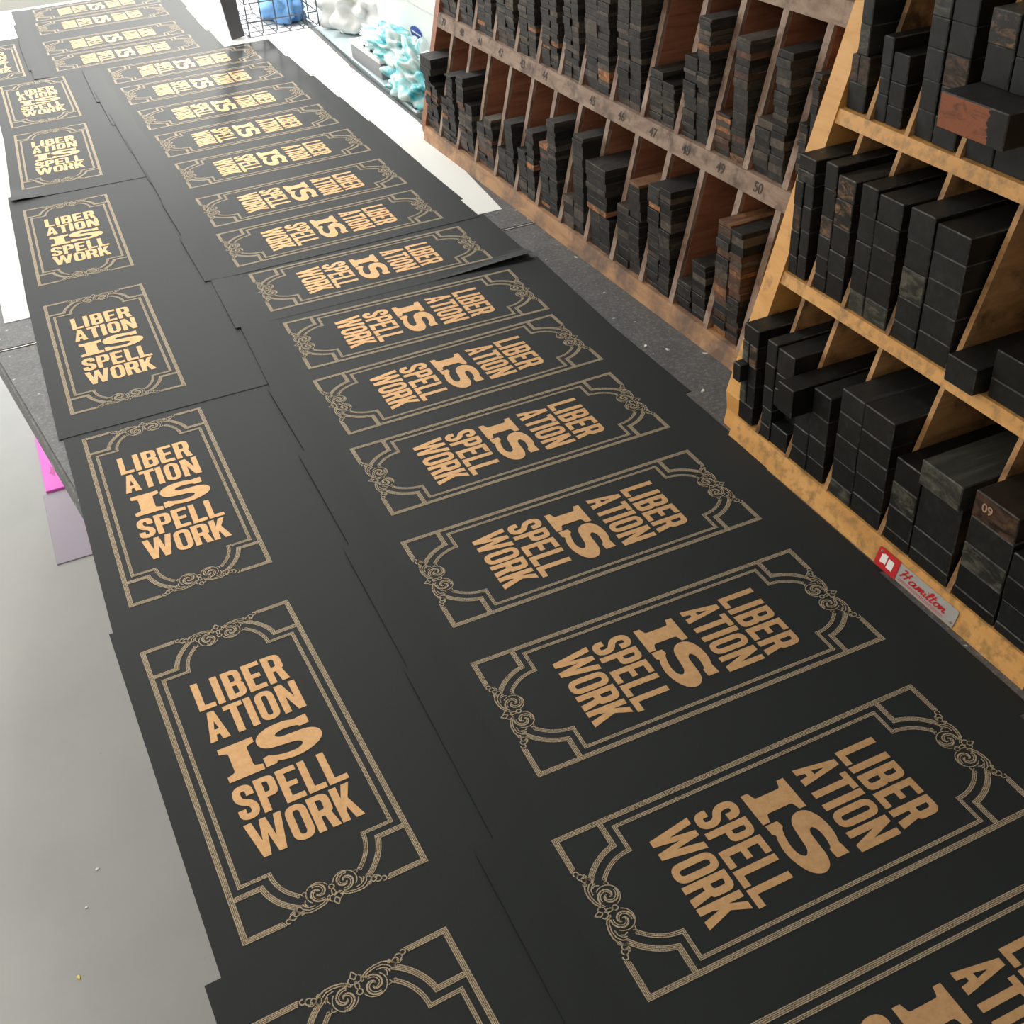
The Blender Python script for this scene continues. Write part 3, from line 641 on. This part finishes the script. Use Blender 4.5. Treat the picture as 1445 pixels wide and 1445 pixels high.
# stamped numbers along the middle rail
nrm1 = Vector((-1, 0, K1)).normalized(); up1 = Vector((K1, 0, 1)).normalized(); rt1 = Vector((0, -1, 0))
def facem(y, z):
    p = Vector((gx(z), y, z)) + nrm1 * .0005
    return Matrix(((rt1.x, up1.x, nrm1.x, p.x), (rt1.y, up1.y, nrm1.y, p.y), (rt1.z, up1.z, nrm1.z, p.z), (0, 0, 0, 1)))
for txt, y in (('39', 2.33), ('40', 2.235), ('41', 2.145), ('42', 2.05), ('43', 1.955), ('44', 1.865), ('45', 1.69), ('46', 1.594), ('47', 1.498), ('48', 1.405), ('49', 1.315), ('50', 1.225), ('C', 1.152)):
    font_obj('number_mark', txt, .020, M['stamp'], br, facem(LY(y), .2425))

# thin strips
def slot_bounds(D, i):
    a = 2.385 + yl if i == 0 else D[i - 1]; b_ = 2.385 + yn if i == len(D) else D[i]
    return LY(a) - (.0070 if i else .001), LY(b_) + (.0070 if i < len(D) else .009)
T1 = [('w', .183, .15, .131), (.115, .17), (.180, .134), (.112, .131), (.091, .152), (.114, .157), (.151, .200), (.087, .200), ('w', .176, .095, .09), (.13, .180), (.192, .2), (.072, .118), (.200, .200), (.085, .06)]
T2 = [(.065, .05), (.09, .07), (.13, .17), (.15, .12), (.17, .155), (.165, .18), (.185, .19), (.19, .17), (.18, .19), (.078, .066), (.115, .174), (.057, .165), (.076, .170), (.09, .157)]
strips = []
rnd = random.Random(11)
def mats_for(tier, i):
    if tier == 0 and i == 12: return ['s1', 's3', 's3', 's5', 's2', 's4']
    if tier == 0 and i in (2, 3): return ['s1', 's2', 's5', 's3', 's5']
    if tier == 1 and i == 11: return ['s2', 's1', 's3', 's1', 's4']
    if tier == 1: return ['s1', 's1', 's2', 's5', 's1', 's2', 's1', 's5', 's1']
    return ['s1', 's5', 's1', 's5', 's1', 's2', 's5', 's1', 's5', 's5', 's3' if i % 3 == 0 else 's1']
def stack(tier, i, pn, y0, y1, z0, ztop, thick, k0=0, prot=0):
    x0 = gx(z0 if tier < 0 else (.029, .256)[tier]) + .0075 - prot
    z = z0; k = k0; pool = mats_for(tier, i)
    while z < ztop - .003:
        h = rnd.choice(thick) * rnd.uniform(.72, .95); h = min(h, max(.003, ztop - z))
        mt = rnd.choice(pool)
        if rnd.random() < .02: mt = 's4'
        k += 1
        dx = rnd.uniform(-.0015, .0022); dy = rnd.uniform(-.0008, .0008)
        strips.append((tier, i, pn, k, x0 + dx, x0 + rnd.uniform(.13, .155), y0 + dy, y1 + dy, z, z + h - .0002, mt)); z += h
    return k
for tier, TT, D, zs in ((0, T1, D1, .029), (1, T2, D2, .256)):
    for i, tt in enumerate(TT):
        a, b_ = slot_bounds(D, i)                        # a: far (larger y), b_: near
        w_ = a - b_; mid = (a + b_) / 2
        thick = rnd.choice([(.006, .008, .010), (.008, .011), (.010, .013), (.007, .009, .012)])
        if tier == 0 and i == 12: thick = (.010, .014)
        if tier == 0 and i in (8, 9, 10, 7): thick = (.010, .014, .018)
        if tt[0] == 'w':
            _, tp, l_, r_ = tt
            m_ = max(l_, r_)
            k = stack(tier, i, 'left pile', mid + .0012, a - .004, zs, l_, thick); stack(tier, i, 'right pile', b_ + .006, mid - .0012, zs, r_, thick)
            zz = max(s[9] for s in strips if s[0] == tier and s[1] == i) + .0003
            stack(tier, i, 'bridging pile', b_ + .008, a - .004, zz, tp, (.012, .016), 0, .006)
            continue
        l_, r_ = tt
        if tier == 1: l_ += zs; r_ += zs
        g = rnd.uniform(.002, .005)
        stack(tier, i, 'left pile', mid + .0012, a - g, zs, l_, thick); stack(tier, i, 'right pile', b_ + g + .003, mid - .0012, zs, r_, thick)
cam_l = Vector((-.8, -2.385, .835))
strips.sort(key=lambda s: (Vector((s[4], s[6], s[8])) - cam_l).length)
NS = len(D1) + 1
stuffbm = {}
RM = Matrix.Translation((.800, 2.385, 0)) @ Matrix.Rotation(.022, 4, 'Z')
rowname = ['lower row', 'upper row']
CN = {'s1': 'dusty black', 's2': 'grey-brown', 's3': 'reddish brown', 's4': 'orange', 's5': 'black'}
for n, (tier, i, pn, k, x0, x1, y0, y1, z0, z1, mt) in enumerate(strips):
    if n < 300:
        cx, cy = (x0 + x1) / 2, (y0 + y1) / 2; bm = bmesh.new()
        add_cbox(bm, x0 - cx, x1 - cx, y0 - cy, y1 - cy, 0, z1 - z0, .0005)
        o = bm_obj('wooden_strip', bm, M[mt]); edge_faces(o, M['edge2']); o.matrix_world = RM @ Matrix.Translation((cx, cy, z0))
        tag(o, f'{CN[mt]} thin strip, {ORD[k]} up, {pn}, {ORD[NS - i]} slot from near end, {rowname[tier]}', 'wood strip', 'thin wooden strips in the brown rack')
    else:
        stuffbm.setdefault('all', bmesh.new()); bm = stuffbm['all']; f0 = len(bm.faces)
        add_cbox(bm, x0, x1, y0, y1, z0, z1, .0004); bm.faces.ensure_lookup_table()
        mi = ['s1', 's2', 's3', 's4', 's5'].index(mt)
        for f in bm.faces[f0:]: f.material_index = mi
o = bm_obj('wooden_strips', stuffbm['all'], None); o.matrix_world = RM
for q in ('s1', 's2', 's3', 's4', 's5'): o.data.materials.append(M[q])
tag(o, 'remaining thin dark wooden strips piled in the far slots of the brown rack', 'wood strips', None, 'stuff')
# red painted strip end in the third slot and paper scraps
# ------------------------------------------------------------------ things at the far end
st = empty('side_table', (1.268, 3.4, -.9), -.0276); tag(st, 'pale blue side table right of the counter beyond the brown rack', 'table')
cbox('table_top', -.385, .45, -.84, .95, .87, .895, M['sidetop'], st, .003)
for a, b_ in ((-.33, -.8), (.4, -.8), (-.33, .9), (.4, .9)): cbox('leg', a - .02, a + .02, b_ - .02, b_ + .02, 0, .87, M['greymetal'], st, .002)
bx = empty('white_carton', (1.21, 2.93, -.005)); tag(bx, 'white carton with two dark blue oval stickers beside the brown rack', 'box')
cbox('carton_body', -.21, .21, -.30, .30, 0, .155, M['white_paper'], bx, .002)
cbox('carton_lid', -.213, .213, -.303, .303, .157, .185, M['white_paper'], bx, .002)
vb = empty('violet_carton', (1.23, 2.80, .1805)); tag(vb, 'violet carton lying on top of the white carton', 'box'); cbox('carton_body', -.20, .19, -.15, .15, 0, .05, M['violet'], vb, .002); cbox('carton_flap', -.201, .191, -.151, .02, .0505, .052, M['violet'], vb, .0003)
for yy, zz, ry, rz in ((-.018, .086, .045, .017), (-.078, .058, .030, .013)):
    vs = [(-.2115, yy + ry * math.cos(a), zz + rz * math.sin(a)) for a in [2 * PI * k / 24 for k in range(24)]]
    s_ = mesh_obj('oval_sticker', vs, [tuple(range(24))], M['oval'], bx); s_['label'] = 'dark blue oval sticker'
    vs = [(-.2119, yy + ry * .75, zz + .003), (-.2119, yy - ry * .75, zz + .001), (-.2119, yy - ry * .75, zz - .003), (-.2119, yy + ry * .75, zz - .001)]
    mesh_obj('sticker_band', vs, [(0, 1, 2, 3)], M['white_paper'], s_)
gb = empty('shaded_white_box', (.932, 2.985, -.005)); tag(gb, 'small white box, shaded side painted grey, right of the counter edge, cyan film on top', 'box')
cbox('box_body', -.055, .06, -.12, .13, 0, .038, M['shadedbox'], gb, .002); cbox('box_lid', -.058, .063, -.123, .133, .039, .050, M['white_paper'], gb, .002)  # white box: the shade on its side is put into the grey body colour
def crumple(name, centre, size, seed, mat, sub=4, amp=.35):
    bm = bmesh.new(); bmesh.ops.create_icosphere(bm, subdivisions=sub, radius=1); r = random.Random(seed)
    dirs = [(Vector((r.gauss(0, 1), r.gauss(0, 1), r.gauss(0, 1))).normalized(), r.uniform(.3, 1) * amp, r.uniform(4, 10)) for _ in range(14)]
    for v in bm.verts:
        d = v.co.normalized(); k = 1
        for dd, a, p in dirs:
            q = d.dot(dd); k += a * (abs(math.sin(q * p)) - .5) * .5
        v.co = d * k
        v.co = Vector((v.co.x * size[0], v.co.y * size[1], max(-.5, v.co.z) * size[2]))
    mz = min(v.co.z for v in bm.verts)
    for v in bm.verts: v.co.z -= mz
    return bm_obj(name, bm, mat, None, centre, True)
tag(crumple('plastic_film', (.930, 2.690, -.004), (.047, .105, .050), 3, M['cyan'], 5, .75), 'crumpled cyan plastic film beside the far end of the brown rack', 'plastic film')
tag(crumple('plastic_film', (.935, 2.915, .0455), (.038, .13, .026), 12, M['cyan'], 5, .7), 'crumpled cyan plastic film lying on the small white box', 'plastic film')
tag(crumple('plastic_bag', (1.035, 3.45, -.004), (.10, .16, .09), 5, M['bagwhite'], 5), 'white plastic bag right of the wire basket', 'bag')
tag(crumple('cloth_bundle', (.83, 3.66, .0075), (.055, .10, .055), 9, M['blue']), 'blue cloth lying inside the wire basket', 'cloth')
bk = empty('wire_basket', (.780, 3.47, .0012)); tag(bk, 'dark wire basket at the far right end of the counter', 'basket')
def wires(name, lines, r=.0019):
    bm = bmesh.new()
    for l_ in lines: add_tube(bm, l_, r)
    return bm_obj(name, bm, M['steel'], bk)
W0, W1, HH, DD = -.100, .110, .24, .34
sag = lambda x: .010 + .0
ln = []
for k in range(6):
    x = W0 + (W1 - W0) * k / 5; ln.append([(x, 0, HH), (x, 0, .03), (x, .006, .012), (x, .03, .002)])
for z in (.045, .095, .145, .195, HH): ln.append([(W0, 0, z), (W1, 0, z)])
wires('front_grid', ln)
ln = []
for k in range(6):
    x = W0 + (W1 - W0) * k / 5; ln.append([(x, DD, HH), (x, DD, .02), (x, DD - .02, .002)])
for z in (.045, .095, .145, .195, HH): ln.append([(W0, DD, z), (W1, DD, z)])
wires('back_grid', ln)
for s_ in (W0, W1):
    ln = [[(s_, 0, z), (s_, DD, z)] for z in (.045, .095, .145, .195, HH)] + [[(s_, DD * k / 3, HH), (s_, DD * k / 3, .003)] for k in range(4)]
    wires('side_grid', ln)
ln = [[(W0 + (W1 - W0) * k / 5, .02, .002), (W0 + (W1 - W0) * k / 5, DD - .02, .002)] for k in range(6)] + [[(W0, DD * k / 6, .0045), (W1, DD * k / 6, .0045)] for k in range(7)]
wires('floor_grid', ln, .0012)
bm = bmesh.new()
add_cbox(bm, 0, .040, 0, .012, 0, .26, .001)
o = bm_obj('metal_bracket', bm, M['greymetal'], None, (.632, 3.50, .0012)); o.rotation_euler = (0, -.10, 0)
tag(o, 'dark metal bracket standing left of the wire basket', 'bracket')
pk = empty('pink_card', (-.11, 3.02, -.9)); tag(pk, 'bright pink card lying on the floor beside the stone counter', 'card')
cbox('card_body', -.125, .20, -.20, .26, 0, .008, M['pink'], pk, .001)
def blot(x, y, sx, sy, seed):
    r = random.Random(seed); vs = [(x + sx * math.cos(a) * r.uniform(.4, 1), y + sy * math.sin(a) * r.uniform(.4, 1), .0083) for a in [2 * PI * k / 9 for k in range(9)]]
    return mesh_obj('printed_mark', vs, [tuple(range(9))], M['pinkd'], pk)
blot(-.097, -.105, .012, .035, 1); blot(-.088, .02, .010, .03, 2)
fm = cbox('floor_patch', -.245, .1, 2.48, 2.815, -.9, -.897, M['mat']); tag(fm, 'flat violet-grey patch on the floor just in front of the pink card', 'mat')  # thin violet-grey rectangle laid flat before the pink card
# scraps on the floor and counter
def scrap(x, y, z, s_, mat, label, seed):
    r = random.Random(seed); n = 7
    top = [(s_ * math.cos(2 * PI * k / n) * r.uniform(.3, 1), s_ * .6 * math.sin(2 * PI * k / n) * r.uniform(.4, 1), .0012 + r.uniform(0, .0012)) for k in range(n)]
    vs = top + [(a, b_, 0) for a, b_, c_ in top]
    o = mesh_obj('paper_scrap', vs, [tuple(range(n)), tuple(range(2 * n - 1, n - 1, -1))] + [(i, i + n, (i + 1) % n + n, (i + 1) % n) for i in range(n)], mat, None, (x, y, z)); tag(o, label, 'scrap')
    o.rotation_euler = (0, 0, r.uniform(0, 3))
scrap(-.338, 1.295, -.9, .008, M['yscrap'], 'tiny yellow paper scrap on the grey floor near the bottom left', 1)
scrap(-.279, 1.504, -.9, .005, M['white_paper'], 'tiny white paper scrap on the grey floor, farther from the yellow one', 2)
scrap(-.308, 1.429, -.9, .004, M['white_paper'], 'tiny white speck of paper on the floor nearest the yellow scrap', 3)
scrap(.756, 1.301, 0, .005, M['white_paper'], 'small white chip on the stone slab between posters and brown rack', 4)
scrap(.761, 1.148, 0, .0045, M['white_paper'], 'small white chip on the stone slab near the yellow rack foot', 5)
scrap(.779, 1.275, 0, .004, M['white_paper'], 'small white chip on the stone slab close under the brown rack rail', 6)
scrap(.761, 1.655, 0, .003, M['white_paper'], 'small white chip on the stone slab by the lifted poster corner', 7)
# ------------------------------------------------------------------ camera
A = .38; f_px, pitch, roll, hc = 1582.538, .64840192, -.07620246, .83502297
ca, sa = math.cos(A), math.sin(A)
tw = lambda v: Vector((v[0] * ca + v[1] * sa, -v[0] * sa + v[1] * ca, v[2]))
cp, sp = math.cos(pitch), math.sin(pitch)
F = tw((0, cp, -sp)); R_ = tw((1, 0, 0)); Dn = tw((0, -sp, -cp))
cr, sr = math.cos(roll), math.sin(roll)
R2 = cr * R_ - sr * Dn; D2_ = sr * R_ + cr * Dn
cd = bpy.data.cameras.new('camera'); cd.sensor_fit = 'HORIZONTAL'; cd.sensor_width = 36; cd.lens = f_px / 1445 * 36; cd.clip_start = .02
co = bpy.data.objects.new('camera', cd); C.objects.link(co)
co.matrix_world = Matrix(((R2.x, -D2_.x, -F.x, 0), (R2.y, -D2_.y, -F.y, 0), (R2.z, -D2_.z, -F.z, hc), (0, 0, 0, 1)))
sc.camera = co
sc.view_settings.view_transform = 'Standard'; sc.view_settings.look = 'None'; sc.view_settings.gamma = 1; sc.view_settings.use_curve_mapping = False
sc.view_settings.exposure = 0.0
